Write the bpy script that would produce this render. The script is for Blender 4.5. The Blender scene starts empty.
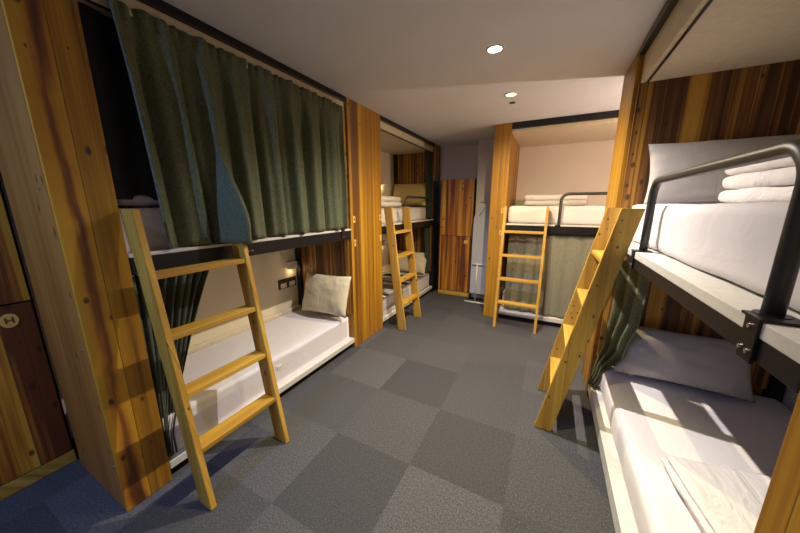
import bpy, bmesh, math, random
from mathutils import Vector, Matrix, noise
C = bpy.context.scene.collection
SC = bpy.context.scene
R = math.radians

# ------------------------------------------------------------------ camera
cd = bpy.data.cameras.new('camera'); cam = bpy.data.objects.new('camera', cd); C.objects.link(cam)
cam.location = (0, 0, 1.65); cam.rotation_euler = (R(78), 0, R(27.3))
cd.sensor_width = 36; cd.lens = 288/800*36; cd.clip_start = .02
SC.camera = cam
# ------------------------------------------------------------------ world, exposure
w = bpy.data.worlds.new('world'); SC.world = w; w.use_nodes = True
w.node_tree.nodes['Background'].inputs[0].default_value = (.6, .68, .9, 1)
w.node_tree.nodes['Background'].inputs[1].default_value = .05
SC.view_settings.view_transform = 'Standard'; SC.view_settings.look = 'None'
SC.view_settings.gamma = 1; SC.view_settings.use_curve_mapping = False
SC.view_settings.exposure = 0.0
# ------------------------------------------------------------------ light values (lamps are built with their fittings below)
L_WHITE = dict(e=325, c=(1, .92, .87), loc=(-.45, 2.29))
L_WARM = dict(e=200, c=(1, .80, .42), loc=(-.454, 3.22))
L_COOL = dict(e=200, c=(.26, .45, 1.0), loc=(-1.72, -1.45))  # added spot, standing in for cool daylight from behind the viewpoint
L_BACK = dict(e=50, c=(.74, .80, 1.0), loc=(-.45, -.6))  # added fill light, unseen behind the viewpoint
L_NEAR = dict(e=210, c=(1, .86, .42), loc=(-.45, 1.25))
SCONCE_E = .25; SCONCE_C = (1, .74, .40)

# ------------------------------------------------------------------ materials
def mat(name):
    m = bpy.data.materials.new(name); m.use_nodes = True
    nt = m.node_tree; return m, nt, nt.nodes['Principled BSDF']
def N(nt, t, **k):
    n = nt.nodes.new(t)
    for a, v in k.items(): setattr(n, a, v)
    return n
def L(nt, a, b): nt.links.new(a, b)
def ramp(nt, stops):
    r = N(nt, 'ShaderNodeValToRGB'); e = r.color_ramp.elements
    e[0].position = stops[0][0]; e[0].color = (*stops[0][1], 1)
    e[1].position = stops[-1][0]; e[1].color = (*stops[-1][1], 1)
    for p, c in stops[1:-1]:
        x = e.new(p); x.color = (*c, 1)
    return r
def plain(name, col, rough=.6, metal=0, var=.06, scale=30, bump=.0):
    m, nt, b = mat(name)
    tc = N(nt, 'ShaderNodeTexCoord'); n = N(nt, 'ShaderNodeTexNoise'); n.inputs['Scale'].default_value = scale
    n.inputs['Detail'].default_value = 5
    L(nt, tc.outputs['Object'], n.inputs['Vector'])
    r = ramp(nt, [(.3, tuple(c*(1-var) for c in col)), (.7, tuple(min(1, c*(1+var)) for c in col))])
    L(nt, n.outputs[0], r.inputs[0]); L(nt, r.outputs[0], b.inputs['Base Color'])
    b.inputs['Roughness'].default_value = rough; b.inputs['Metallic'].default_value = metal
    if bump:
        bp = N(nt, 'ShaderNodeBump'); bp.inputs['Strength'].default_value = bump; bp.inputs['Distance'].default_value = .004
        L(nt, n.outputs[0], bp.inputs['Height']); L(nt, bp.outputs[0], b.inputs['Normal'])
    return m
def emis(name, col, s):
    m, nt, b = mat(name)
    b.inputs['Base Color'].default_value = (*col, 1)
    b.inputs['Emission Color'].default_value = (*col, 1); b.inputs['Emission Strength'].default_value = s
    return m
def wood(name, pw=.1, stops=None, off=0., grain=1., rough=.5, knots=1., axis='Z', streak=(16, .35, .8), mixw=(.45, 1.0), kn=(15, 8), heart=None):
    """cedar boards running along `axis`; board colour random per board, heartwood streaks, growth lines and knots"""
    m, nt, b = mat(name)
    tc = N(nt, 'ShaderNodeTexCoord'); sp = N(nt, 'ShaderNodeSeparateXYZ'); L(nt, tc.outputs['Object'], sp.inputs[0])
    oi = N(nt, 'ShaderNodeObjectInfo')
    if axis == 'Z': pa, pb, pl = 'X', 'Y', 'Z'
    elif axis == 'Y': pa, pb, pl = 'X', 'Z', 'Y'
    else: pa, pb, pl = 'Y', 'Z', 'X'
    def ma(op, a, bb=None, c=None):
        n = N(nt, 'ShaderNodeMath', operation=op)
        for i, v in enumerate((a, bb, c)):
            if v is None: continue
            if isinstance(v, (int, float)): n.inputs[i].default_value = v
            else: L(nt, v, n.inputs[i])
        return n.outputs[0]
    u = ma('ADD', ma('ADD', sp.outputs[pa], sp.outputs[pb]), off)
    rnd = ma('MULTIPLY', oi.outputs['Random'], 7.0)
    q = ma('DIVIDE', u, pw); cell = ma('FLOOR', q); fr = ma('FRACT', q)
    wn = N(nt, 'ShaderNodeTexWhiteNoise', noise_dimensions='1D'); L(nt, ma('ADD', cell, off*3.1+.37), wn.inputs['W'])
    seedv = ma('MULTIPLY', wn.outputs['Value'], 13.0)
    cb = N(nt, 'ShaderNodeCombineXYZ'); L(nt, u, cb.inputs[0]); L(nt, ma('ADD', seedv, rnd), cb.inputs[1]); L(nt, sp.outputs[pl], cb.inputs[2])
    # heartwood streaks
    mp = N(nt, 'ShaderNodeMapping'); mp.inputs['Scale'].default_value = (streak[0], 1, streak[1]); L(nt, cb.outputs[0], mp.inputs[0])
    n1 = N(nt, 'ShaderNodeTexNoise'); n1.inputs['Scale'].default_value = 1; n1.inputs['Detail'].default_value = 3; n1.inputs['Distortion'].default_value = streak[2]
    L(nt, mp.outputs[0], n1.inputs['Vector'])
    # fine growth lines
    mp2 = N(nt, 'ShaderNodeMapping'); mp2.inputs['Scale'].default_value = (90, 1, 1.6); L(nt, cb.outputs[0], mp2.inputs[0])
    n2 = N(nt, 'ShaderNodeTexNoise'); n2.inputs['Scale'].default_value = 1; n2.inputs['Detail'].default_value = 4; n2.inputs['Distortion'].default_value = .3
    L(nt, mp2.outputs[0], n2.inputs['Vector'])
    v = ma('ADD', ma('MULTIPLY', ma('SUBTRACT', wn.outputs['Value'], .5), mixw[0]), ma('MULTIPLY', ma('SUBTRACT', n1.outputs[0], .5), 2.2*mixw[1]))
    v = ma('ADD', ma('ADD', v, ma('MULTIPLY', ma('SUBTRACT', n2.outputs[0], .5), .7*grain)), .5)
    if heart:      # dark heartwood band wandering along the middle of the board
        wv = N(nt, 'ShaderNodeTexNoise', noise_dimensions='1D'); wv.inputs['Scale'].default_value = 2.3; wv.inputs['Detail'].default_value = 3; L(nt, sp.outputs[pl], wv.inputs['W'])
        dd = ma('ABSOLUTE', ma('ADD', ma('SUBTRACT', u, heart[0]), ma('MULTIPLY', ma('SUBTRACT', wv.outputs[0], .5), heart[1]*1.1)))
        v = ma('ADD', ma('ADD', ma('MULTIPLY', dd, .75/heart[1]), .12), ma('ADD', ma('MULTIPLY', ma('SUBTRACT', n1.outputs[0], .5), 1.1), ma('MULTIPLY', ma('SUBTRACT', n2.outputs[0], .5), .35*grain)))
    stops = stops or CEDAR
    rp = ramp(nt, stops); L(nt, v, rp.inputs[0])
    # knots
    mk = N(nt, 'ShaderNodeCombineXYZ'); L(nt, ma('ADD', ma('MULTIPLY', u, kn[0]), ma('MULTIPLY', rnd, 3.1)), mk.inputs[0]); L(nt, ma('ADD', ma('MULTIPLY', sp.outputs[pl], kn[1]), rnd), mk.inputs[1])
    vo = N(nt, 'ShaderNodeTexVoronoi', voronoi_dimensions='2D'); vo.inputs['Scale'].default_value = 1; L(nt, mk.outputs[0], vo.inputs['Vector'])
    sepc = N(nt, 'ShaderNodeSeparateColor'); L(nt, vo.outputs['Color'], sepc.inputs[0])
    kr = ramp(nt, [(.08, (1, 1, 1)), (.17, (0, 0, 0))]); L(nt, ma('DIVIDE', vo.outputs['Distance'], ma('ADD', ma('MULTIPLY', sepc.outputs[1], 1.3), .35)), kr.inputs[0])
    gate = ma('GREATER_THAN', sepc.outputs[0], 1-.17*knots)
    kf = ma('MULTIPLY', ma('MULTIPLY', kr.outputs[0], gate), .85)
    mx = N(nt, 'ShaderNodeMix', data_type='RGBA'); L(nt, kf, mx.inputs['Factor']); L(nt, rp.outputs[0], mx.inputs['A']); mx.inputs['B'].default_value = (.035, .012, .004, 1)
    # board joints
    ed = ma('MINIMUM', fr, ma('SUBTRACT', 1, fr)); ed = ma('LESS_THAN', ed, .014*.1/pw)
    mx2 = N(nt, 'ShaderNodeMix', data_type='RGBA'); L(nt, ma('MULTIPLY', ed, .7), mx2.inputs['Factor']); L(nt, mx.outputs['Result'], mx2.inputs['A']); mx2.inputs['B'].default_value = (.03, .012, .004, 1)
    L(nt, mx2.outputs['Result'], b.inputs['Base Color'])
    b.inputs['Roughness'].default_value = rough
    bp = N(nt, 'ShaderNodeBump'); bp.inputs['Strength'].default_value = .25; bp.inputs['Distance'].default_value = .003
    L(nt, n2.outputs[0], bp.inputs['Height']); L(nt, bp.outputs[0], b.inputs['Normal'])
    return m
CEDAR = [(.1, (.12, .030, .005)), (.38, (.33, .105, .010)), (.58, (.52, .215, .014)), (.8, (.64, .33, .03)), (1, (.70, .40, .05))]
DARKC = [(.15, (.050, .019, .006)), (.4, (.115, .044, .010)), (.56, (.22, .093, .017)), (.74, (.42, .21, .028)), (1, (.54, .30, .045))]
GOLD = [(.05, (.12, .042, .004)), (.33, (.28, .120, .006)), (.6, (.37, .180, .008)), (.85, (.47, .265, .014)), (1, (.54, .33, .025))]
HEART = [(.18, (.10, .032, .006)), (.34, (.24, .085, .010)), (.44, (.42, .17, .012)), (.56, (.52, .255, .015)), (1, (.58, .32, .025))]
PINE = [(.1, (.30, .14, .018)), (.4, (.43, .24, .030)), (.7, (.52, .315, .048)), (1, (.60, .40, .08))]
M = {}
M['cedar'] = wood('cedar boards', .105, CEDAR, 0.03)
M['cedar_gold'] = wood('golden cedar boards', .135, GOLD, .04, streak=(14, .25, .5), mixw=(.5, .7), knots=.35)
M['cedar_side'] = wood('pale planed cedar', .33, [(.1, (.20, .070, .010)), (.5, (.34, .130, .020)), (1, (.44, .20, .038))], .02, streak=(10, .3, .6), mixw=(.1, .7), knots=.5)
M['cedar_plain'] = wood('orange cedar board', .8, GOLD, .3, streak=(12, .3, .8), mixw=(.05, .8), knots=.8)
M['cedar_heart'] = wood('cedar boards with dark heartwood', .30, HEART, .155, streak=(6, .35, 1.6), mixw=(.05, .95), grain=.6, knots=1.0, kn=(14, 9), heart=(.435, .070))
M['cedar_dark'] = wood('dark cedar boards', .105, DARKC, .02, streak=(20, .25, .5), mixw=(.45, 1.0), knots=1.6, kn=(14, 8))
M['locker'] = wood('locker cedar', .075, CEDAR, .05, streak=(11, .35, .9), mixw=(.55, 1.0))
M['ladder'] = wood('ladder pine', .6, PINE, .11, knots=.35, streak=(14, .8, .5), mixw=(.1, .7))
M['ladder_x'] = wood('ladder pine tread', .6, PINE, .21, knots=.2, axis='X', streak=(14, .8, .5), mixw=(.1, .7))
M['ladder_knotty'] = wood('knotty ladder pine', .6, PINE, .17, knots=1.5, streak=(14, .8, .5), mixw=(.1, .7), kn=(26, 17))
M['pale_wood'] = wood('pale skirting wood', .5, PINE, .3, knots=0, axis='X')
M['plaque'] = plain('pale plaque wood', (.72, .42, .10), .5)
M['ink'] = plain('burnt letter brown', (.12, .035, .01), .7)
M['black'] = plain('black powder coated steel', (.012, .012, .014), .35, .3, .1)
M['steel_dark'] = plain('dark grey powder coated tube', (.05, .05, .045), .42, .2, .08)
M['white_board'] = plain('white lacquered board', (.60, .58, .53), .45)
M['cream'] = plain('cream painted board', (.66, .58, .44), .6)
M['track'] = plain('cream curtain track', (.62, .55, .36), .45)
M['ceiling'] = plain('ceiling paint', (.72, .74, .80), .85, var=.02, scale=3)
M['wall'] = plain('pale wall paint', (.68, .61, .52), .85, var=.03, scale=3)
def cloth(name, col, crease=.35, sc=5):
    m, nt, b = mat(name); b.inputs['Base Color'].default_value = (*col, 1); b.inputs['Roughness'].default_value = .88; b.inputs['Sheen Weight'].default_value = .1
    tc = N(nt, 'ShaderNodeTexCoord'); mp = N(nt, 'ShaderNodeMapping'); mp.inputs['Scale'].default_value = (1, .45, 1); mp.inputs['Rotation'].default_value = (0, 0, .5); L(nt, tc.outputs['Object'], mp.inputs[0])
    n = N(nt, 'ShaderNodeTexNoise'); n.inputs['Scale'].default_value = sc; n.inputs['Detail'].default_value = 4; n.inputs['Distortion'].default_value = 1.2; L(nt, mp.outputs[0], n.inputs['Vector'])
    rd = N(nt, 'ShaderNodeMath', operation='SUBTRACT'); L(nt, n.outputs[0], rd.inputs[0]); rd.inputs[1].default_value = .5
    ab = N(nt, 'ShaderNodeMath', operation='ABSOLUTE'); L(nt, rd.outputs[0], ab.inputs[0])
    bp = N(nt, 'ShaderNodeBump'); bp.inputs['Strength'].default_value = crease; bp.inputs['Distance'].default_value = .05; L(nt, ab.outputs[0], bp.inputs['Height'])
    w = N(nt, 'ShaderNodeTexNoise'); w.inputs['Scale'].default_value = 220; L(nt, tc.outputs['Object'], w.inputs['Vector'])
    b2 = N(nt, 'ShaderNodeBump'); b2.inputs['Strength'].default_value = .08; b2.inputs['Distance'].default_value = .002; L(nt, w.outputs[0], b2.inputs['Height']); L(nt, bp.outputs[0], b2.inputs['Normal'])
    L(nt, b2.outputs[0], b.inputs['Normal']); return m
M['berth_wall'] = plain('cream berth panel', (.70, .62, .44), .85, var=.03, scale=3)
M['sheet'] = cloth('white cotton sheet', (.66, .625, .64), .2, 4)
M['duvet'] = cloth('white cotton duvet', (.66, .63, .62), .5, 8)
M['pillow'] = cloth('grey white pillowcase', (.44, .415, .40), .2, 5)
M['pillow_warm_lit'] = cloth('cream pillowcase with warm light tint', (.58, .47, .20), .3, 6)  # cream pillowcase with the warm light put into its colour
M['pillow_cream'] = cloth('cream pillowcase', (.60, .54, .38), .3, 6)
M['chrome'] = plain('satin chrome', (.6, .6, .6), .25, .9)
M['plastic'] = plain('white plastic', (.68, .64, .54), .4)
M['dark_plate'] = plain('dark brown socket plate', (.045, .028, .02), .4)
M['plinth'] = plain('black plinth', (.012, .011, .011), .7)
def fabric(name, col, col2):
    m, nt, b = mat(name)
    tc = N(nt, 'ShaderNodeTexCoord')
    mp = N(nt, 'ShaderNodeMapping'); mp.inputs['Scale'].default_value = (60, 60, 420); L(nt, tc.outputs['Object'], mp.inputs[0])
    n = N(nt, 'ShaderNodeTexNoise'); n.inputs['Scale'].default_value = 1; n.inputs['Detail'].default_value = 3; L(nt, mp.outputs[0], n.inputs['Vector'])
    mp3 = N(nt, 'ShaderNodeMapping'); mp3.inputs['Scale'].default_value = (380, 380, 40); L(nt, tc.outputs['Object'], mp3.inputs[0])
    n3 = N(nt, 'ShaderNodeTexNoise'); n3.inputs['Scale'].default_value = 1; n3.inputs['Detail'].default_value = 2; L(nt, mp3.outputs[0], n3.inputs['Vector'])
    ad = N(nt, 'ShaderNodeMath', operation='ADD'); L(nt, n.outputs[0], ad.inputs[0]); L(nt, n3.outputs[0], ad.inputs[1])
    hf = N(nt, 'ShaderNodeMath', operation='MULTIPLY'); L(nt, ad.outputs[0], hf.inputs[0]); hf.inputs[1].default_value = .5
    r = ramp(nt, [(.38, col), (.62, col2)]); L(nt, hf.outputs[0], r.inputs[0]); L(nt, r.outputs[0], b.inputs['Base Color'])
    b.inputs['Roughness'].default_value = .75
    b.inputs['Sheen Weight'].default_value = .1
    bp = N(nt, 'ShaderNodeBump'); bp.inputs['Strength'].default_value = .3; bp.inputs['Distance'].default_value = .002
    L(nt, hf.outputs[0], bp.inputs['Height']); L(nt, bp.outputs[0], b.inputs['Normal'])
    return m
M['curtain'] = fabric('green linen curtain', (.040, .052, .026), (.15, .165, .075))
M['curtain_dark'] = fabric('dark green linen curtain', (.035, .05, .035), (.09, .11, .075))
M['curtain_olive'] = fabric('olive linen curtain', (.13, .13, .085), (.26, .25, .17))
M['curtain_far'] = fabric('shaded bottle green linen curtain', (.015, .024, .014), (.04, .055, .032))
M['gap_shade'] = fabric('near black shade cloth', (.006, .007, .007), (.018, .020, .018))  # near black tone puts the upper berth's deep shade into the cloth
M['ironing'] = fabric('grey ironing cover', (.34, .34, .38), (.46, .46, .5))
def carpet():
    m, nt, b = mat('carpet tiles')
    tc = N(nt, 'ShaderNodeTexCoord'); sp = N(nt, 'ShaderNodeSeparateXYZ'); L(nt, tc.outputs['Object'], sp.inputs[0])
    mp = N(nt, 'ShaderNodeMapping'); mp.inputs['Scale'].default_value = (1.709, 1.709, 0); mp.inputs['Location'].default_value = (.136, .573, .5); L(nt, tc.outputs['Object'], mp.inputs[0])
    fl = N(nt, 'ShaderNodeVectorMath', operation='FLOOR'); L(nt, mp.outputs[0], fl.inputs[0])
    wn = N(nt, 'ShaderNodeTexWhiteNoise', noise_dimensions='3D'); L(nt, fl.outputs[0], wn.inputs['Vector'])
    ck = N(nt, 'ShaderNodeTexChecker'); ck.inputs['Scale'].default_value = 1; L(nt, mp.outputs[0], ck.inputs['Vector'])
    n = N(nt, 'ShaderNodeTexNoise'); n.inputs['Scale'].default_value = 230; n.inputs['Detail'].default_value = 6; n.inputs['Roughness'].default_value = .8; L(nt, tc.outputs['Object'], n.inputs['Vector'])
    n4 = N(nt, 'ShaderNodeTexNoise'); n4.inputs['Scale'].default_value = 95; n4.inputs['Detail'].default_value = 3; L(nt, tc.outputs['Object'], n4.inputs['Vector'])
    a = N(nt, 'ShaderNodeMath', operation='MULTIPLY_ADD'); L(nt, wn.outputs['Value'], a.inputs[0]); a.inputs[1].default_value = .07; L(nt, n.outputs[0], a.inputs[2])
    a1 = N(nt, 'ShaderNodeMath', operation='MULTIPLY_ADD'); L(nt, n4.outputs[0], a1.inputs[0]); a1.inputs[1].default_value = .35; L(nt, a.outputs[0], a1.inputs[2])
    a2 = N(nt, 'ShaderNodeMath', operation='MULTIPLY_ADD'); L(nt, ck.outputs['Fac'], a2.inputs[0]); a2.inputs[1].default_value = .034; L(nt, a1.outputs[0], a2.inputs[2])
    r = ramp(nt, [(.50, (.010, .0105, .012)), (.76, (.057, .0565, .062)), (.95, (.17, .168, .178))]); L(nt, a2.outputs[0], r.inputs[0])
    L(nt, r.outputs[0], b.inputs['Base Color']); b.inputs['Roughness'].default_value = .95
    bp = N(nt, 'ShaderNodeBump'); bp.inputs['Strength'].default_value = .6; bp.inputs['Distance'].default_value = .004
    L(nt, n.outputs[0], bp.inputs['Height']); L(nt, bp.outputs[0], b.inputs['Normal'])
    return m
M['carpet'] = carpet()

# ------------------------------------------------------------------ mesh helpers (all in world coordinates; obj() shifts to the parent's base)
def bx(bm, x0, x1, y0, y1, z0, z1, bev=0):
    x0, x1 = sorted((x0, x1)); y0, y1 = sorted((y0, y1)); z0, z1 = sorted((z0, z1))
    vs = [bm.verts.new((x, y, z)) for x in (x0, x1) for y in (y0, y1) for z in (z0, z1)]
    fs = [bm.faces.new([vs[i] for i in f]) for f in ((0, 1, 3, 2), (4, 6, 7, 5), (0, 4, 5, 1), (2, 3, 7, 6), (0, 2, 6, 4), (1, 5, 7, 3))]
    if bev:
        es = list({e for f in fs for e in f.edges}); bmesh.ops.bevel(bm, geom=es, offset=bev, segments=2, affect='EDGES', profile=.6)
def prism(bm, pts, ax, a, b):
    """polygon pts (2D) extruded along axis ax from a to b"""
    def P(p, t):
        if ax == 0: return (t, p[0], p[1])
        if ax == 1: return (p[0], t, p[1])
        return (p[0], p[1], t)
    va = [bm.verts.new(P(p, a)) for p in pts]; vb = [bm.verts.new(P(p, b)) for p in pts]
    bm.faces.new(va); bm.faces.new(list(reversed(vb))); n = len(pts)
    for i in range(n): bm.faces.new((va[i], vb[i], vb[(i+1) % n], va[(i+1) % n]))
    bmesh.ops.recalc_face_normals(bm, faces=bm.faces)
def tube(bm, pts, r, seg=14, cap=True):
    pts = [Vector(p) for p in pts]; rings = []; prev = None
    for i, p in enumerate(pts):
        t = (pts[min(i+1, len(pts)-1)]-pts[max(i-1, 0)]).normalized()
        if prev is None:
            a = t.orthogonal().normalized()
        else:
            a = (prev-t*prev.dot(t)).normalized()
        prev = a; b = t.cross(a)
        rr = r[i] if isinstance(r, (list, tuple)) else r
        rings.append([bm.verts.new(p+a*math.cos(k*2*math.pi/seg)*rr+b*math.sin(k*2*math.pi/seg)*rr) for k in range(seg)])
    for i in range(len(rings)-1):
        for k in range(seg): bm.faces.new((rings[i][k], rings[i][(k+1) % seg], rings[i+1][(k+1) % seg], rings[i+1][k]))
    if cap: bm.faces.new(list(reversed(rings[0]))); bm.faces.new(rings[-1])
def cyl(bm, c, r, h, ax=2, seg=24):
    d = Vector((0, 0, 0)); d[ax] = h; tube(bm, [Vector(c), Vector(c)+d], r, seg)
def obj(name, bm, m, parent=None, smooth=False):
    me = bpy.data.meshes.new(name)
    if parent is not None: bmesh.ops.translate(bm, verts=bm.verts, vec=-base_of(parent))
    bm.to_mesh(me); bm.free(); me.materials.append(m)
    if smooth:
        for p in me.polygons: p.use_smooth = True
    o = bpy.data.objects.new(name, me); C.objects.link(o)
    if parent is not None: o.parent = parent
    return o
def base_of(p):
    v = Vector((0, 0, 0))
    while p is not None: v += p.location; p = p.parent
    return v
def recenter(o):
    """move a single-mesh thing's origin to the middle of its base"""
    vs = o.data.vertices; c = Vector(((min(v.co.x for v in vs)+max(v.co.x for v in vs))/2, (min(v.co.y for v in vs)+max(v.co.y for v in vs))/2, min(v.co.z for v in vs)))
    o.data.transform(Matrix.Translation(-c)); o.location = o.location+c; return o
def tag(o, label, cat, group=None):
    o['label'] = label; o['category'] = cat
    if group: o['group'] = group
    return o
def thing(name, label, cat, loc=(0, 0, 0), group=None):
    o = bpy.data.objects.new(name, None); C.objects.link(o); o.location = loc; o.empty_display_size = .1
    return tag(o, label, cat, group)
def struct(name, bm, m):
    o = obj(name, bm, m); o['kind'] = 'structure'; return o
def B(*boxes, bev=0):
    bm = bmesh.new()
    for b in boxes: bx(bm, *b, bev=bev)
    return bm
def softbox(bm, x0, x1, y0, y1, z0, z1, r=.05, n=.06, amp=.006, sc=4, seed=0, sag=0):
    """rounded box with gentle cloth unevenness"""
    s = Vector(((x1-x0)/2, (y1-y0)/2, (z1-z0)/2)); c = Vector(((x0+x1)/2, (y0+y1)/2, (z0+z1)/2))
    r = min(r, *[v*.98 for v in s]); tmp = bmesh.new(); cnt = [max(3, int(2*v/n)) for v in s]
    def fill(ax, sg):
        a, b = [i for i in range(3) if i != ax]; g = {}
        for i in range(cnt[a]+1):
            for j in range(cnt[b]+1):
                p = Vector((0, 0, 0)); p[ax] = sg*s[ax]
                # denser near the edges
                f = lambda t: math.sin((t-.5)*math.pi)*.35+(t-.5)*2*.65
                p[a] = f(i/cnt[a])*s[a]; p[b] = f(j/cnt[b])*s[b]; g[i, j] = tmp.verts.new(p)
        for i in range(cnt[a]):
            for j in range(cnt[b]):
                tmp.faces.new((g[i, j], g[i+1, j], g[i+1, j+1], g[i, j+1]))
    for ax in range(3):
        for sg in (-1, 1): fill(ax, sg)
    bmesh.ops.remove_doubles(tmp, verts=tmp.verts, dist=1e-5)
    for v in tmp.verts:
        q = Vector([max(-(s[i]-r), min(s[i]-r, v.co[i])) for i in range(3)]); d = v.co-q
        if d.length > 1e-9: d.normalize(); v.co = q+d*r
        nn = d if d.length > .5 else v.co.normalized()
        w = c+v.co
        k = noise.noise(Vector((w.x*sc, w.y*sc, w.z*sc+seed)))+.5*noise.noise(Vector((w.x*sc*3, w.y*sc*2.2, w.z*sc*3+seed)))
        v.co += nn*k*amp
        if sag and v.co.z > 0: v.co.z += sag*noise.noise(Vector((w.x*2, w.y*2, seed+3)))
        v.co += c
    bmesh.ops.recalc_face_normals(tmp, faces=tmp.faces)
    me = bpy.data.meshes.new('tmp'); tmp.to_mesh(me); tmp.free(); bm.from_mesh(me); bpy.data.meshes.remove(me)
def pillow_mesh(w, h, t, seed=0, n=28):
    """pillow lying in local XY, thickness in Z, piped seam round the rim"""
    bm = bmesh.new(); g = {}
    for side in (1, -1):
        for i in range(n+1):
            for j in range(n+1):
                u = i/n*2-1; v = j/n*2-1
                if side == -1 and (i in (0, n) or j in (0, n)): g[side, i, j] = g[1, i, j]; continue
                pin = 1-.07*(1-u*u)*(abs(v)**3) - 0
                x = u*w/2*(1-.055*(1-v*v)*abs(u)**4); y = v*h/2*(1-.07*(1-u*u)*abs(v)**4)
                e = max(0, (1-abs(u)**2.6))**.5*max(0, (1-abs(v)**2.6))**.5
                z = side*t/2*e
                k = noise.noise(Vector((u*2.2+seed, v*2.2, side*3)))*.16+noise.noise(Vector((u*7+seed, v*6, side)))*.05
                g[side, i, j] = bm.verts.new((x, y, z+k*t*e*(1.2-e)*1.6))
        for i in range(n):
            for j in range(n):
                f = (g[side, i, j], g[side, i+1, j], g[side, i+1, j+1], g[side, i, j+1])
                bm.faces.new(f if side == 1 else tuple(reversed(f)))
    return bm
def place_pillow(label, w, h, t, loc, rot, m, seed, group='pillows on the bunks'):
    bm = pillow_mesh(w, h, t, seed); o = obj('pillow', bm, m, None, True); o.location = loc; o.rotation_euler = rot
    return tag(o, label, 'pillow', group)
def sheetmesh(fn, nu, nv, th=.004):
    """cloth sheet from fn(u,v) with real thickness"""
    bm = bmesh.new(); g = [[bm.verts.new(fn(i/nu, j/nv)) for j in range(nv+1)] for i in range(nu+1)]
    for i in range(nu):
        for j in range(nv): bm.faces.new((g[i][j], g[i+1][j], g[i+1][j+1], g[i][j+1]))
    bm.normal_update(); h = [[v.co-v.normal*th for v in row] for row in g]
    k = [[bm.verts.new(p) for p in row] for row in h]
    for i in range(nu):
        for j in range(nv): bm.faces.new((k[i][j], k[i][j+1], k[i+1][j+1], k[i+1][j]))
    for i in range(nu):
        bm.faces.new((g[i+1][0], g[i][0], k[i][0], k[i+1][0])); bm.faces.new((g[i][nv], g[i+1][nv], k[i+1][nv], k[i][nv]))
    for j in range(nv):
        bm.faces.new((g[0][j], g[0][j+1], k[0][j+1], k[0][j])); bm.faces.new((g[nu][j+1], g[nu][j], k[nu][j], k[nu][j+1]))
    return bm
def letter(ch, size, m, parent, pos, rot, ext=.0015):
    cu = bpy.data.curves.new('letter', 'FONT'); cu.body = ch; cu.size = size; cu.extrude = ext; cu.align_x = 'CENTER'; cu.align_y = 'CENTER'
    tmp = bpy.data.objects.new('t', cu); C.objects.link(tmp)
    dg = bpy.context.evaluated_depsgraph_get(); me = bpy.data.meshes.new_from_object(tmp.evaluated_get(dg)); bpy.data.objects.remove(tmp)
    me.materials.clear(); me.materials.append(m)
    o = bpy.data.objects.new('letter', me); C.objects.link(o); o.parent = parent
    o.location = Vector(pos)-base_of(parent); o.rotation_euler = rot; return o

# ------------------------------------------------------------------ the room
XL, XR, YB, YF, ZC = -2.93, 1.50, 5.40, -1.9, 2.70
XW = -2.72            # face of the back panels inside the left berths
XF, XRF, YR = -1.91, .43, 4.26            # front planes of the bunks
struct('floor', B((XL, XR, YF, YB, -.05, 0)), M['carpet'])
struct('ceiling', B((XL, XR, YF, YB, ZC, ZC+.05)), M['ceiling'])
struct('wall_left', B((XL-.06, XL, YF, YB, 0, ZC)), M['wall'])
struct('wall_right', B((XR, XR+.06, YF, YB, 0, ZC)), M['wall'])
struct('wall_back', B((XL-.06, XR+.06, YB, YB+.06, 0, ZC)), M['wall'])
struct('wall_front', B((XL-.06, XR+.06, YF-.06, YF, 0, ZC)), M['wall'])
struct('wall_column', B((-1.165, -.78, 5.1, YB, 0, ZC)), M['wall'])

# ------------------------------------------------------------------ pillars
def plaque(parent, c, up, ch, face):
    """arched name plaque with a burnt letter; face: outward axis 'x+' 'y-'"""
    w, h = .042, .075; pts = []
    for k in range(13):
        a = math.pi*k/12; pts.append((w/2*math.cos(a), h/2-w/2+w/2*math.sin(a)))
    pts += [(-w/2, -h/2), (w/2, -h/2)]
    if not up: pts = [(x, -y) for x, y in pts]
    bm = bmesh.new()
    if face == 'x+': prism(bm, [(c[1]+p[0], c[2]+p[1]) for p in pts], 0, c[0], c[0]+.006)
    else: prism(bm, [(c[0]+p[0], c[2]+p[1]) for p in pts], 1, c[1]-.006, c[1])
    o = obj('name_plaque', bm, M['plaque'], parent)
    if face == 'x+': letter(ch, .05, M['ink'], o, (c[0]+.007, c[1], c[2]), (R(90), 0, R(90)))
    else: letter(ch, .05, M['ink'], o, (c[0], c[1]-.007, c[2]), (R(90), 0, 0))
def pillar(label, x0, x1, y0, y1, m, name='wooden_pillar'):
    t = thing(name, label, 'pillar', ((x0+x1)/2, (y0+y1)/2, 0))
    obj('boarding', B((x0, x1, y0, y1, 0.002, ZC-.002), bev=.004), m, t); return t
near = thing('wooden_pillar', 'wide golden cedar pillar nearest on the left, beside the big ladder', 'pillar', (-2.235, .5475, 0))
obj('side_panel', B((-2.56, XF-.021, .44, .655, .002, ZC-.002)), M['cedar_side'], near)
obj('front_board', B((XF-.02, XF, .44, .5475, .002, ZC-.002), bev=.003), M['cedar_heart'], near)
obj('front_board', B((XF-.02, XF, .5485, .655, .002, ZC-.002), bev=.003), M['cedar_plain'], near)
obj('screw_cap', (lambda bm: (cyl(bm, (-2.02, .436, 1.72), .008, .006, 1, 12), cyl(bm, (-1.99, .436, .95), .008, .006, 1, 12), cyl(bm, (-1.95, .436, .28), .008, .006, 1, 12), bm)[-1])(bmesh.new()), M['chrome'], near)
mid = pillar('broad cedar pillar between the two left bunk beds, with four letter plaques', XL+.003, XF, 2.545, 3.19, M['cedar_gold'])
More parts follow.
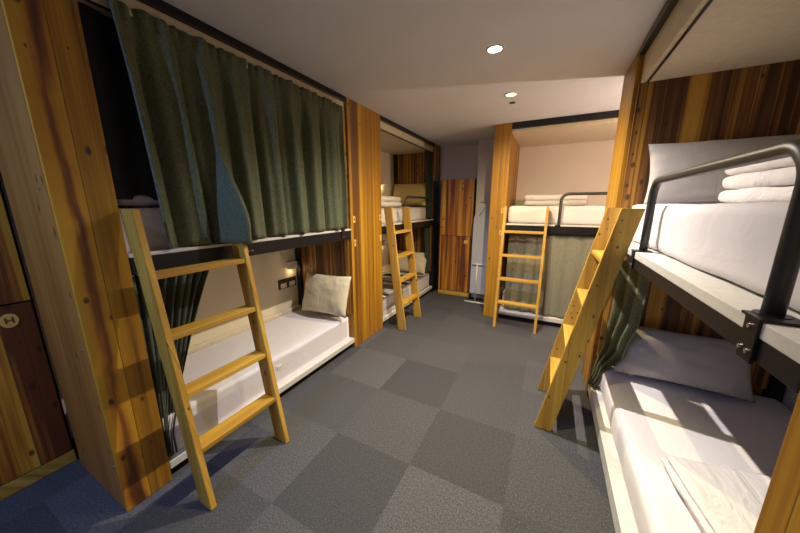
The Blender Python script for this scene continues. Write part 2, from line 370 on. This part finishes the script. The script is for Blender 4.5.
for y, z, up, ch in ((2.60, 1.50, True, 'A'), (2.60, 1.24, False, 'D'), (3.15, 1.50, True, 'B'), (3.15, 1.24, False, 'C')): plaque(mid, (XF, y, z), up, ch, 'x+')
far = pillar('narrow golden cedar pillar beside the ladder of the rear bunk bed', -.775, -.56, YR, YB-.003, M['cedar_gold'])
for z, up, ch in ((1.58, True, 'E'), (1.27, False, 'F')): plaque(far, (-.60, YR, z), up, ch, 'y-')
rp = pillar('cedar pillar behind the knotty ladder on the right', XRF, XR-.003, 2.745, 3.22, M['cedar_gold'])
npr = pillar('cedar pillar at the near end of the right bunk bed, in the bottom right corner', XRF, .60, .53, .745, M['cedar_gold'])
cp = pillar('dark cedar post, black over its lower part, at the far end of the left bunks', -2.0, XF, 5.065, 5.33, M['cedar_dark'])
obj('lower_black', B((-1.99, XF+.006, 5.063, 5.30, .002, 2.08)), M['black'], cp)  # black box over the lower part of the post

# ------------------------------------------------------------------ bunk beds
def bracket(parent, y, xf, s, z=1.34):
    """steel clamp plate on the beam; s = direction the bunk front faces along x"""
    bm = B((xf, xf+s*.008, y-.026, y+.026, z-.036, z+.065), (xf+s*.008, xf-s*.07, y-.026, y+.045, z+.062, z+.069), bev=.002)
    o = obj('clamp_plate', bm, M['black'], parent)
    for dy, dz in ((0, .045), (.016, -.012), (-.012, -.012)):
        bm = bmesh.new(); cyl(bm, (xf+s*.008 if s > 0 else xf-.012, y+dy, z+dz), .0055, .004, 0, 10); obj('bolt', bm, M['chrome'], o)
def rail_pts(a, b, z0, z1, r, mk):
    pts = [mk(a, z0), mk(a, (z0+z1)/2)]
    for k in range(9):
        t = math.pi/2*k/8; pts.append(mk(a+(r-r*math.cos(t))*(1 if b > a else -1), z1-r+r*math.sin(t)))
    for k in range(9):
        t = math.pi/2*k/8; pts.append(mk(b-(r-r*math.sin(t))*(1 if b > a else -1), z1-r+r*math.cos(t)))
    pts += [mk(b, (z0+z1)/2), mk(b, z0)]
    return pts
def side_bunk(label, xf, xw, y0, y1, zc, rail=None, clamps=(), headmat=None, ty=None):
    """bunk whose open front is the plane x=xf; xw is the wall; y0 the foot end, y1 the headboard"""
    s = 1 if xf > xw else -1           # direction the front faces
    t = thing('bunk_bed', label, 'bunk bed', ((xf+xw)/2, (y0+y1)/2, 0), 'built-in bunk beds')
    hm = headmat or M['cedar_dark']
    zb = 1.366 if s < 0 else 1.384
    xi = xw+s*.075; xo = xf-s*.025
    obj('headboard', B((xo, xi, y1-.035, y1-.004, .42, 1.30)), hm, t)
    obj('headboard', B((xo, xi, y1-.035, y1-.004, 1.405, zc-.001)), hm, t)
    obj('corner_post', B((xi, xw+s*.012, y1-.07, y1-.004, 0.002, zc-.001), bev=.003), M['black'], t)
    obj('canopy', B((xf-s*.06, xw+s*.004, y0+.003, y1-.004, zc, zc+.03)), M['cream'], t)
    obj('top_beam', B((xf, xf-s*.05, y0+.003, y1-.004, 2.655, ZC-.002), bev=.003), M['black'], t)
    obj('curtain_track', B((xf-s*.036, xf-s*.06, ty if ty else y0+.003, y1-.004, zc, 2.655), bev=.002), M['track'], t)
    obj('track_slot', B((xf-s*.0605, xf-s*.072, y0+.01, y1-.01, zc-.008, zc-.0005)), M['black'], t)
    obj('side_beam', B((xf, xf-s*.04, y0+.003, y1-.004, 1.312 if s < 0 else 1.29, zb-.001), bev=.003), M['black'], t)
    obj('upper_platform', B((xf+s*.002, xw+s*.004, y0+.003, y1-.004, zb, 1.402), bev=.003), M['white_board'], t)
    obj('base_board', B((xf, xw+s*.004, y0+.003, y1-.004, .075, .17 if s < 0 else .125), bev=.004), M['white_board'], t)
    obj('plinth', B((xf-s*.07, xw+s*.004, y0+.003, y1-.004, .002, .074)), M['plinth'], t)
    if s > 0:
        obj('back_panel', B((XL+.004, xw+.003, y0+.003, y1-.004, .002, ZC-.03)), M['berth_wall'], t)
        obj('wall_ledge', B((xw+.004, xw+.05, y0+.003, y1-.07, .126, .43), bev=.006), M['cream'], t)
    for y in clamps: bracket(t, y, xf, s)
    if rail:
        a, b = rail; xr = xf-s*.035
        bm = bmesh.new(); tube(bm, rail_pts(a, b, 1.404, 1.775, .085, lambda y, z: (xr, y, z)), .0185, 16)
        obj('guard_rail', bm, M['steel_dark'], t, True)
        for q in (a, b):
            bm = bmesh.new(); cyl(bm, (xr, q, 1.4025), .03, .008); obj('rail_flange', bm, M['black'], t)
    return t
side_bunk('left bunk bed with the big green curtain across its upper berth', XF, XW, .655, 2.545, 2.57, clamps=(1.33, 2.4), ty=.80)
side_bunk('left bunk bed at the far end of the room, past the broad cedar pillar', XF, XW, 3.19, 5.06, 2.57, rail=(3.95, 4.93), clamps=(3.95,))
side_bunk('right bunk bed with dark guard rail and dark striped cedar headboard', XRF, XR, .745, 2.742, 2.47, rail=(1.99, .93), clamps=(.90, 1.99))
# inner side panel at the foot end of the near left bunk
t = thing('bunk_bed', 'rear bunk bed across the room with open upper berth and olive curtain below', 'bunk bed', (.47, 4.8, 0), 'built-in bunk beds')
x0, x1 = -.557, XR-.004
obj('canopy', B((x0, x1, YR+.06, YB-.004, 2.58, 2.61)), M['cream'], t)
obj('top_beam', B((x0, x1, YR, YR+.05, 2.625, ZC-.002), bev=.003), M['black'], t)
obj('curtain_track', B((x0, x1, YR+.036, YR+.06, 2.58, 2.625), bev=.002), M['track'], t)
obj('side_beam', B((x0, x1, YR, YR+.04, 1.285, 1.383), bev=.003), M['black'], t)
obj('upper_platform', B((x0, x1, YR-.002, YB-.004, 1.384, 1.402), bev=.003), M['white_board'], t)
obj('base_board', B((x0, x1, YR, YB-.004, .075, .13), bev=.004), M['white_board'], t)
obj('plinth', B((x0, x1, YR+.05, YB-.004, .002, .074)), M['plinth'], t)
bm = bmesh.new(); tube(bm, rail_pts(.10, 1.2, 1.404, 1.79, .085, lambda x, z: (x, YR+.035, z)), .0185, 16); obj('guard_rail', bm, M['steel_dark'], t, True)
obj('clamp_plate', B((.06, .12, YR-.008, YR, 1.29, 1.405), bev=.002), M['black'], t)

# ------------------------------------------------------------------ mattresses
def mattress(label, *b, seed=0, r=.05):
    bm = bmesh.new(); softbox(bm, *b, r=r, n=.045, amp=.005, sc=5, seed=seed, sag=.012)
    o = obj('mattress', bm, M['sheet'], None, True); return tag(recenter(o), label, 'mattress', 'white mattresses on the bunks')
mattress('white sheeted mattress on the lower berth of the near left bunk', XF-.05, XW+.055, .68, 2.50, .127, .39, seed=1)
mattress('white sheeted mattress on the upper berth behind the big green curtain', XF-.10, XW+.012, .68, 2.50, 1.404, 1.64, seed=2)
mattress('white mattress on the lower berth of the far left bunk', XF-.05, XW+.055, 3.21, 5.02, .127, .39, seed=3)
mattress('white mattress on the upper berth of the far left bunk', XF-.09, XW+.012, 3.21, 5.02, 1.404, 1.62, seed=4)
mattress('white mattress on the upper berth of the rear bunk', -.54, 1.48, YR+.08, YB-.02, 1.404, 1.64, seed=5)
mattress('white mattress behind the olive curtain under the rear berth', -.54, 1.48, YR+.12, YB-.02, .132, .40, seed=6)
mr = mattress('white mattress on the right lower berth, crossed by bright light patches', XRF+.055, XR-.015, .77, 2.70, .172, .375, seed=7, r=.035)
mattress('white mattress on the right upper berth behind the dark guard rail', XRF+.085, XR-.015, .77, 2.70, 1.404, 1.655, seed=8, r=.03)
bm = bmesh.new(); bx(bm, -1.966, -1.953, 1.50, 1.55, .27, .30); o = obj('care_tag', bm, M['plastic']); o.location = (0, 0, 0)
tag(recenter(o), 'small white label on the side of the near left lower mattress', 'label')

# ------------------------------------------------------------------ pillows and folded duvets
place_pillow('cream pillow leaning on the cedar headboard of the near left lower berth', .62, .46, .18, (-2.20, 2.41, .66), (R(72), 0, R(4)), M['pillow_cream'], 1)
place_pillow('grey white pillow under the right upper berth, leaning on the lower headboard', .74, .38, .21, (.91, 2.575, .585), (R(66), 0, R(-2)), M['pillow'], 2)
place_pillow('grey white pillow behind the guard rail on the right upper berth', .84, .44, .14, (.97, 2.60, 1.855), (R(72), 0, R(-1)), M['pillow'], 3)
place_pillow('cream pillow coloured as if warmly lit, behind the rail of the far left upper berth', .72, .44, .17, (-2.34, 4.90, 1.84), (R(68), 0, 0), M['pillow_warm_lit'], 4)
place_pillow('pale pillow on the far left lower berth', .66, .42, .17, (-2.28, 4.86, .60), (R(65), 0, 0), M['pillow_cream'], 5)
def folded(label, x0, x1, y0, y1, z0, layers, t, seed=0, rotz=0):
    bm = bmesh.new(); random.seed(seed)
    for k in range(layers):
        j = lambda: random.uniform(-.012, .012)
        softbox(bm, x0+j(), x1+j(), y0+j(), y1+j(), z0+k*t, z0+(k+1)*t*.995, r=t*.47, n=.028, amp=.006, sc=7, seed=seed+k*2.3)
    o = recenter(obj('folded_duvet', bm, M['duvet'], None, True)); o.rotation_euler.z = R(rotz)
    return tag(o, label, 'duvet', 'folded white duvets')
folded('thick folded white duvet on the right upper berth beside the pillow', .78, 1.42, 1.55, 2.18, 1.658, 3, .07, 11, 3)
folded('flat folded white duvet lying on the right lower berth in the light', .66, 1.24, .90, 1.70, .382, 3, .026, 12, 8)
folded('folded white duvet on the rear upper berth', -.36, .42, 4.62, 5.1, 1.645, 2, .075, 13)
folded('folded white duvet on the far left upper berth, stacked against the pillar', -2.5, -2.03, 3.24, 4.0, 1.625, 2, .075, 14)
folded('folded white duvet showing at the curtain gap on the near left upper berth', -2.66, -2.04, .70, 1.05, 1.645, 1, .06, 15)

# ------------------------------------------------------------------ ladders
def ladder(label, loc, rotz, run=.28, knotty=False):
    """local: width along x, leaning towards +y"""
    H = 1.63; W = .545; D = .112; T = .032
    t = thing('ladder', label, 'ladder', loc, 'wooden bunk ladders'); t.rotation_euler.z = rotz
    def part(name, bm, m):
        me = bpy.data.meshes.new(name); bm.to_mesh(me); bm.free(); me.materials.append(m)
        o = bpy.data.objects.new(name, me); C.objects.link(o); o.parent = t
    for sx in (-1, 1):
        bm = bmesh.new(); a = sx*(W/2-T); b = sx*W/2
        prism(bm, [(0, 0), (D, 0), (run+D, H), (run, H)], 0, a, b)
        bmesh.ops.bevel(bm, geom=bm.edges[:], offset=.003, segments=2, affect='EDGES')
        part('side_rail', bm, M['ladder_knotty' if knotty else 'ladder'])
    for z in (.35, .67, .99, 1.31):
        y = run*z/H
        bm = bmesh.new(); bx(bm, -W/2+T, W/2-T, y+.004, y+D-.004, z-.028, z, bev=.003); part('tread', bm, M['ladder_x'])
    return t
ladder('large golden pine ladder in the left foreground against the near bunk', (-1.505, .925, .002), R(90), .27)
ladder('golden pine ladder leaning on the far left bunk', (-1.59, 3.51, .002), R(90), .205)
ladder('slim golden ladder in front of the rear bunk bed', (-.30, 3.91, .002), 0, .27)
ladder('knotty pine ladder seen edge on, leaning on the right bunk', (.04, 2.42, .002), R(-90), .33, True)

# ------------------------------------------------------------------ curtains
def fold(u, n, ph=0): return math.sin(u*n*2*math.pi+ph)+.35*math.sin(u*n*4.7*math.pi+ph*2.1)
# big curtain, upper left berth
def big(u, v):
    z = 2.605-v*(2.605-1.412); y = .755+u*1.745
    y += .07*v*(1-u)
    d = (fold(u**.9, 8.0, .6)*(.15+.85*min(1, v*3.5)+.3*min(1,v*4)*noise.noise(Vector((u*5, v, 7))))*.037-.01*abs(math.sin(u*25)))+.014*min(1,v*5+.1)*noise.noise(Vector((u*11, v*2, 1)))
    if v < .06: d += .010*math.sin(u*2*math.pi*26)
    zz = z+(.005*math.sin(u*2*math.pi*13) if v < .02 else 0)
    k = max(0, min(1, (v-.5)/.42)); d += .20*k*k*(3-2*k)*math.exp(-((y-1.19)/.048)**2)
    return (XF-.002+d-.012, y+.012*math.cos(u*47), zz)
tag(recenter(obj('curtain', sheetmesh(big, 260, 40), M['curtain'], None, True)), 'large green linen curtain drawn across the near left upper berth', 'curtain', 'green bunk curtains')
def ret(u, v):  # inner curtain sheet, widened to stand in for deep shade in the gap
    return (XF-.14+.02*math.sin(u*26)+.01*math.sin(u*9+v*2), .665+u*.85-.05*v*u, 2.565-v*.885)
tag(recenter(obj('curtain', sheetmesh(ret, 60, 16), M['gap_shade'], None, True)), 'inner curtain coloured near black for the deep shade in the gap between the near pillar and the big green curtain', 'curtain', 'green bunk curtains')
def bunch(label, xf, s, top, bot, z1, z0, nf, m, waist=None, amp=.025, seed=0):
    """gathered curtain: top=(ya,yb), bot=(ya,yb) widths blended with an S curve"""
    def f(u, v):
        k = v**.8 if waist is None else min(1, v/waist)**.85
        a = top[0]+(bot[0]-top[0])*k; b = top[1]+(bot[1]-top[1])*k
        y = a+(b-a)*u
        d = amp*(1+.3*v)*math.sin(u*nf*2*math.pi+seed+.5*math.sin(v*3))+.008*noise.noise(Vector((u*8, v*4, seed)))
        return (xf-s*(.055)+s*d, y+.006*math.sin(u*40+v*5), z1-(z1-z0)*v)
    return tag(recenter(obj('curtain', sheetmesh(f, nf*14, 36), m, None, True)), label, 'curtain', 'green bunk curtains')
bunch('dark green curtain bunched beside the near left pillar, behind the big ladder', XF-.02, 1, (.665, 1.09), (.662, .72), 1.275, .10, 8, M['curtain_dark'], .85, .024, 1)
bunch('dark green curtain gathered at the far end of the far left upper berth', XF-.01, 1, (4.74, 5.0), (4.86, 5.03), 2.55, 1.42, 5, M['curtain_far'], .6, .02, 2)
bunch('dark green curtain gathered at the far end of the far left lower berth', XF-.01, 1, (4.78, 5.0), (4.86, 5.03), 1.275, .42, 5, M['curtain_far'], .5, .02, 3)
def swept(u, v):
    p = [(.535, 2.50, .17, .0), (.545, 2.50, .16, .15), (.55, 2.52, .15, .35), (.53, 2.56, .12, .6), (.475, 2.63, .06, .85), (.445, 2.66, .045, 1.0)]
    for a, b in zip(p, p[1:]):
        if v <= b[3] or b is p[-1]: break
    k = (v-a[3])/(b[3]-a[3]); k = k*k*(3-2*k); cx, cy, hw = [a[i]+(b[i]-a[i])*k for i in range(3)]
    t = (u-.5)*2; d = .020*math.sin(u*3.4*2*math.pi+v*2.5)+.006*math.sin(u*17+v*6)
    return (cx+t*hw*.42+d*.8, cy-t*hw*.9+d*.5, 1.28-v*1.12)
tag(recenter(obj('curtain', sheetmesh(swept, 110, 40), M['curtain'], None, True)), 'grey green curtain swept back behind the knotty ladder on the right lower berth', 'curtain', 'green bunk curtains')
def rear1(u, v):
    x = -.50+u*.50; return (x, YR+.075+.014*fold(u, 3, 1)*(.6+.7*v), 1.28-v*1.13)
tag(recenter(obj('curtain', sheetmesh(rear1, 120, 24), M['curtain_olive'], None, True)), 'olive curtain hanging behind the slim rear ladder', 'curtain', 'green bunk curtains')
def rear2(u, v):
    x = -.03+u*1.25; return (x, YR+.055+.012*fold(u, 6, 2)*(.5+.9*v), 1.283-v*1.15)
tag(recenter(obj('curtain', sheetmesh(rear2, 220, 24), M['curtain_olive'], None, True)), 'wide olive curtain covering the rear lower berth beside the slim ladder', 'curtain', 'green bunk curtains')

# ------------------------------------------------------------------ lockers
def locker(label, x0, x1, y0, y1, face, H=2.09, hx=.1):
    t = thing('locker', label, 'locker', ((x0+x1)/2, (y0+y1)/2, 0))
    if face == 'y-':
        obj('carcass', B((x0, x1, y0+.02, y1, .085, H)), M['black'], t)
        obj('skirting', B((x0+.005, x1-.005, y0+.01, y1, .002, .084), bev=.003), M['pale_wood'], t)
        for z0, z1, kz in ((.09, 1.105, None), (1.115, H-.004, 1.27)):
            d = obj('door', B((x0+.02, x1-.004, y0, y0+.019, z0, z1), bev=.003), M['locker'], t)
            bm = bmesh.new()
            if kz: tube(bm, [(x0+.05, y0-.002, kz), (x0+.05, y0-.022, kz), (x0+.085, y0-.024, kz)], .007, 10); obj('handle', bm, M['chrome'], d, True)
            else: bx(bm, x1-.14, x1-.07, y0-.004, y0, z1-.12, z1-.06, bev=.001); obj('number_plate', bm, M['plaque'], d)
    else:
        obj('carcass', B((x0, x1-.02, y0, y1, .085, H)), M['black'], t)
        obj('skirting', B((x0, x1-.002, y0+.005, y1-.005, .002, .084), bev=.003), M['pale_wood'], t)
        for z0, z1 in ((.09, 1.105), (1.115, H-.004)):
            d = obj('door', B((x1-.019, x1, y0+.004, y1-.012, z0, z1), bev=.003), M['locker'], t)
            if z0 < 1:
                bm = bmesh.new(); pts = [(y1-.105+.034*math.cos(a*math.pi/16), 1.02+.040*math.sin(a*math.pi/16)) for a in range(32)]
                prism(bm, pts, 0, x1, x1+.004); p = obj('oval_plaque', bm, M['plaque'], d)
                letter('H', .052, M['ink'], p, (x1+.005, y1-.105, 1.02), (R(90), 0, R(90)))
    return t
locker('two-door cedar locker against the back wall, left of the grey column', -1.80, -1.19, 5.05, 5.38, 'y-')
locker('cedar locker at the left edge of the picture with an oval H plaque', XL+.005, -2.63, -.20, .445, 'x+', H=2.3)

# ------------------------------------------------------------------ ironing board standing folded by the column
t = thing('ironing_board', 'grey ironing board standing folded beside the back locker, on a white foot', 'ironing board', (-1.0, 4.80, 0))
bm = bmesh.new(); pts = []
for k in range(13):
    a = math.pi*k/12; pts.append((-.975+.15*math.cos(a)*(1), 1.35+.32*math.sin(a)))
pts += [(-1.13, .16), (-.82, .16)]
prism(bm, pts, 1, 4.82, 4.85); bmesh.ops.bevel(bm, geom=bm.edges[:], offset=.006, segments=2, affect='EDGES'); obj('padded_board', bm, M['ironing'], t)
bm = bmesh.new(); tube(bm, [(-1.20, 4.78, .018), (-.80, 4.78, .018)], .013, 12); tube(bm, [(-1.02, 4.78, .03), (-1.02, 4.80, .70)], .011, 12); tube(bm, [(-1.10, 4.80, .68), (-.86, 4.80, .68)], .011, 12); obj('foot_tube', bm, M['plastic'], t, True)
bm = bmesh.new(); tube(bm, [(-1.03, 4.812, 1.70), (-.93, 4.812, 1.69)], .006, 8); tube(bm, [(-.95, 4.812, 1.62), (-1.03, 4.812, 1.48)], .005, 8); obj('lever', bm, M['steel_dark'], t, True)

# ------------------------------------------------------------------ lamps and sockets
def sconce(label, c, s, e=SCONCE_E, col=SCONCE_C):
    """small box wall lamp; s = direction off the wall along x"""
    t = thing('wall_lamp', label, 'lamp', c, 'small box wall lamps in the berths')
    x, y, z = c
    obj('shade', B((x+s*.012, x+s*.075, y-.055, y+.055, z, z+.085), bev=.006), M['plastic'], t)
    obj('backplate', B((x, x+s*.012, y-.04, y+.04, z+.01, z+.075), bev=.002), M['plastic'], t)
    ld = bpy.data.lights.new('lamp glow', 'POINT'); ld.energy = e; ld.color = col; ld.shadow_soft_size = .03
    lo = bpy.data.objects.new('lamp_bulb', ld); C.objects.link(lo); lo.parent = t; lo.location = (s*.045, 0, -.04)
    return t
def socket(label, c, s):
    x, y, z = c; t = thing('wall_socket', label, 'socket', c, 'double wall sockets in the berths')
    p = obj('plate', B((x, x+s*.01, y-.13, y+.13, z-.045, z+.07), bev=.002), M['dark_plate'], t)
    for dy in (-.062, .062): obj('socket_insert', B((x+s*.01, x+s*.016, y+dy-.042, y+dy+.042, z-.035, z+.02), bev=.002), M['plastic'], t)
sconce('cream box wall lamp over the socket in the near left lower berth', (XW+.004, 2.385, .915), 1)
socket('dark double socket plate under the wall lamp in the near left lower berth', (XW+.004, 2.33, .735), 1)
sconce('cream box wall lamp in the far left upper berth', (XW+.004, 4.55, 2.0), 1, .3)
sconce('cream box wall lamp in the far left lower berth', (XW+.004, 4.55, .93), 1, .1)
sconce('box wall lamp high on the wall in the gap between right and rear bunks', (XR-.003, 3.56, 2.08), -1, 75, (1, .80, .66))
def downlight(label, x, y, e, col, es, angle=144, aim=None):
    t = thing('downlight', label, 'light', (x, y, ZC), 'recessed ceiling downlights')
    bm = bmesh.new(); segs = 32
    prof = [(.060, 0), (.060, -.005), (.046, -.007), (.044, -.002)]
    rings = [[bm.verts.new((x+r*math.cos(k*2*math.pi/segs), y+r*math.sin(k*2*math.pi/segs), ZC+z-.0005)) for k in range(segs)] for r, z in prof]
    for a, b in zip(rings, rings[1:]):
        for k in range(segs): bm.faces.new((a[k], a[(k+1) % segs], b[(k+1) % segs], b[k]))
    obj('rim', bm, M['white_board'], t, True)
    bm = bmesh.new(); cyl(bm, (x, y, ZC-.004), .044, .003); obj('lens', bm, emis('lamp lens', col, es), t)
    ld = bpy.data.lights.new('downlight beam', 'SPOT'); ld.energy = e; ld.color = col; ld.spot_size = R(angle); ld.spot_blend = 1; ld.shadow_soft_size = .012
    lo = bpy.data.objects.new('lamp_beam', ld); C.objects.link(lo); lo.parent = t; lo.location = (0, 0, -.012)
    if aim: lo.rotation_euler = (R(aim[0]), 0, R(aim[1]))
downlight('bright white downlight in the middle of the ceiling', *L_WHITE['loc'], L_WHITE['e'], L_WHITE['c'], 30)
downlight('small warm downlight in the ceiling beyond the bright one', *L_WARM['loc'], L_WARM['e'], L_WARM['c'], 12, 168)
downlight('added cool spot standing in for daylight, in the ceiling behind the viewpoint', *L_COOL['loc'], L_COOL['e'], L_COOL['c'], 12, 98, (50, 6))
downlight('warm downlight in the ceiling almost overhead, between viewpoint and bright one', *L_NEAR['loc'], L_NEAR['e'], L_NEAR['c'], 12, 80)
downlight('added pale fill light in the ceiling just behind the viewpoint', *L_BACK['loc'], L_BACK['e'], L_BACK['c'], 20, 150)
bm = bmesh.new(); cyl(bm, (-.47, 3.47, ZC-.006), .03, .0055); o = obj('sprinkler', bm, M['steel_dark']); o2 = tag(recenter(o), 'small dark sprinkler head in the ceiling next to the warm downlight', 'sprinkler')
bm = bmesh.new(); cyl(bm, (-.47, 3.75, ZC-.006), .035, .0055); tag(recenter(obj('smoke_detector', bm, M['ceiling'])), 'flat grey disc in the ceiling nearest the rear bunk', 'detector')
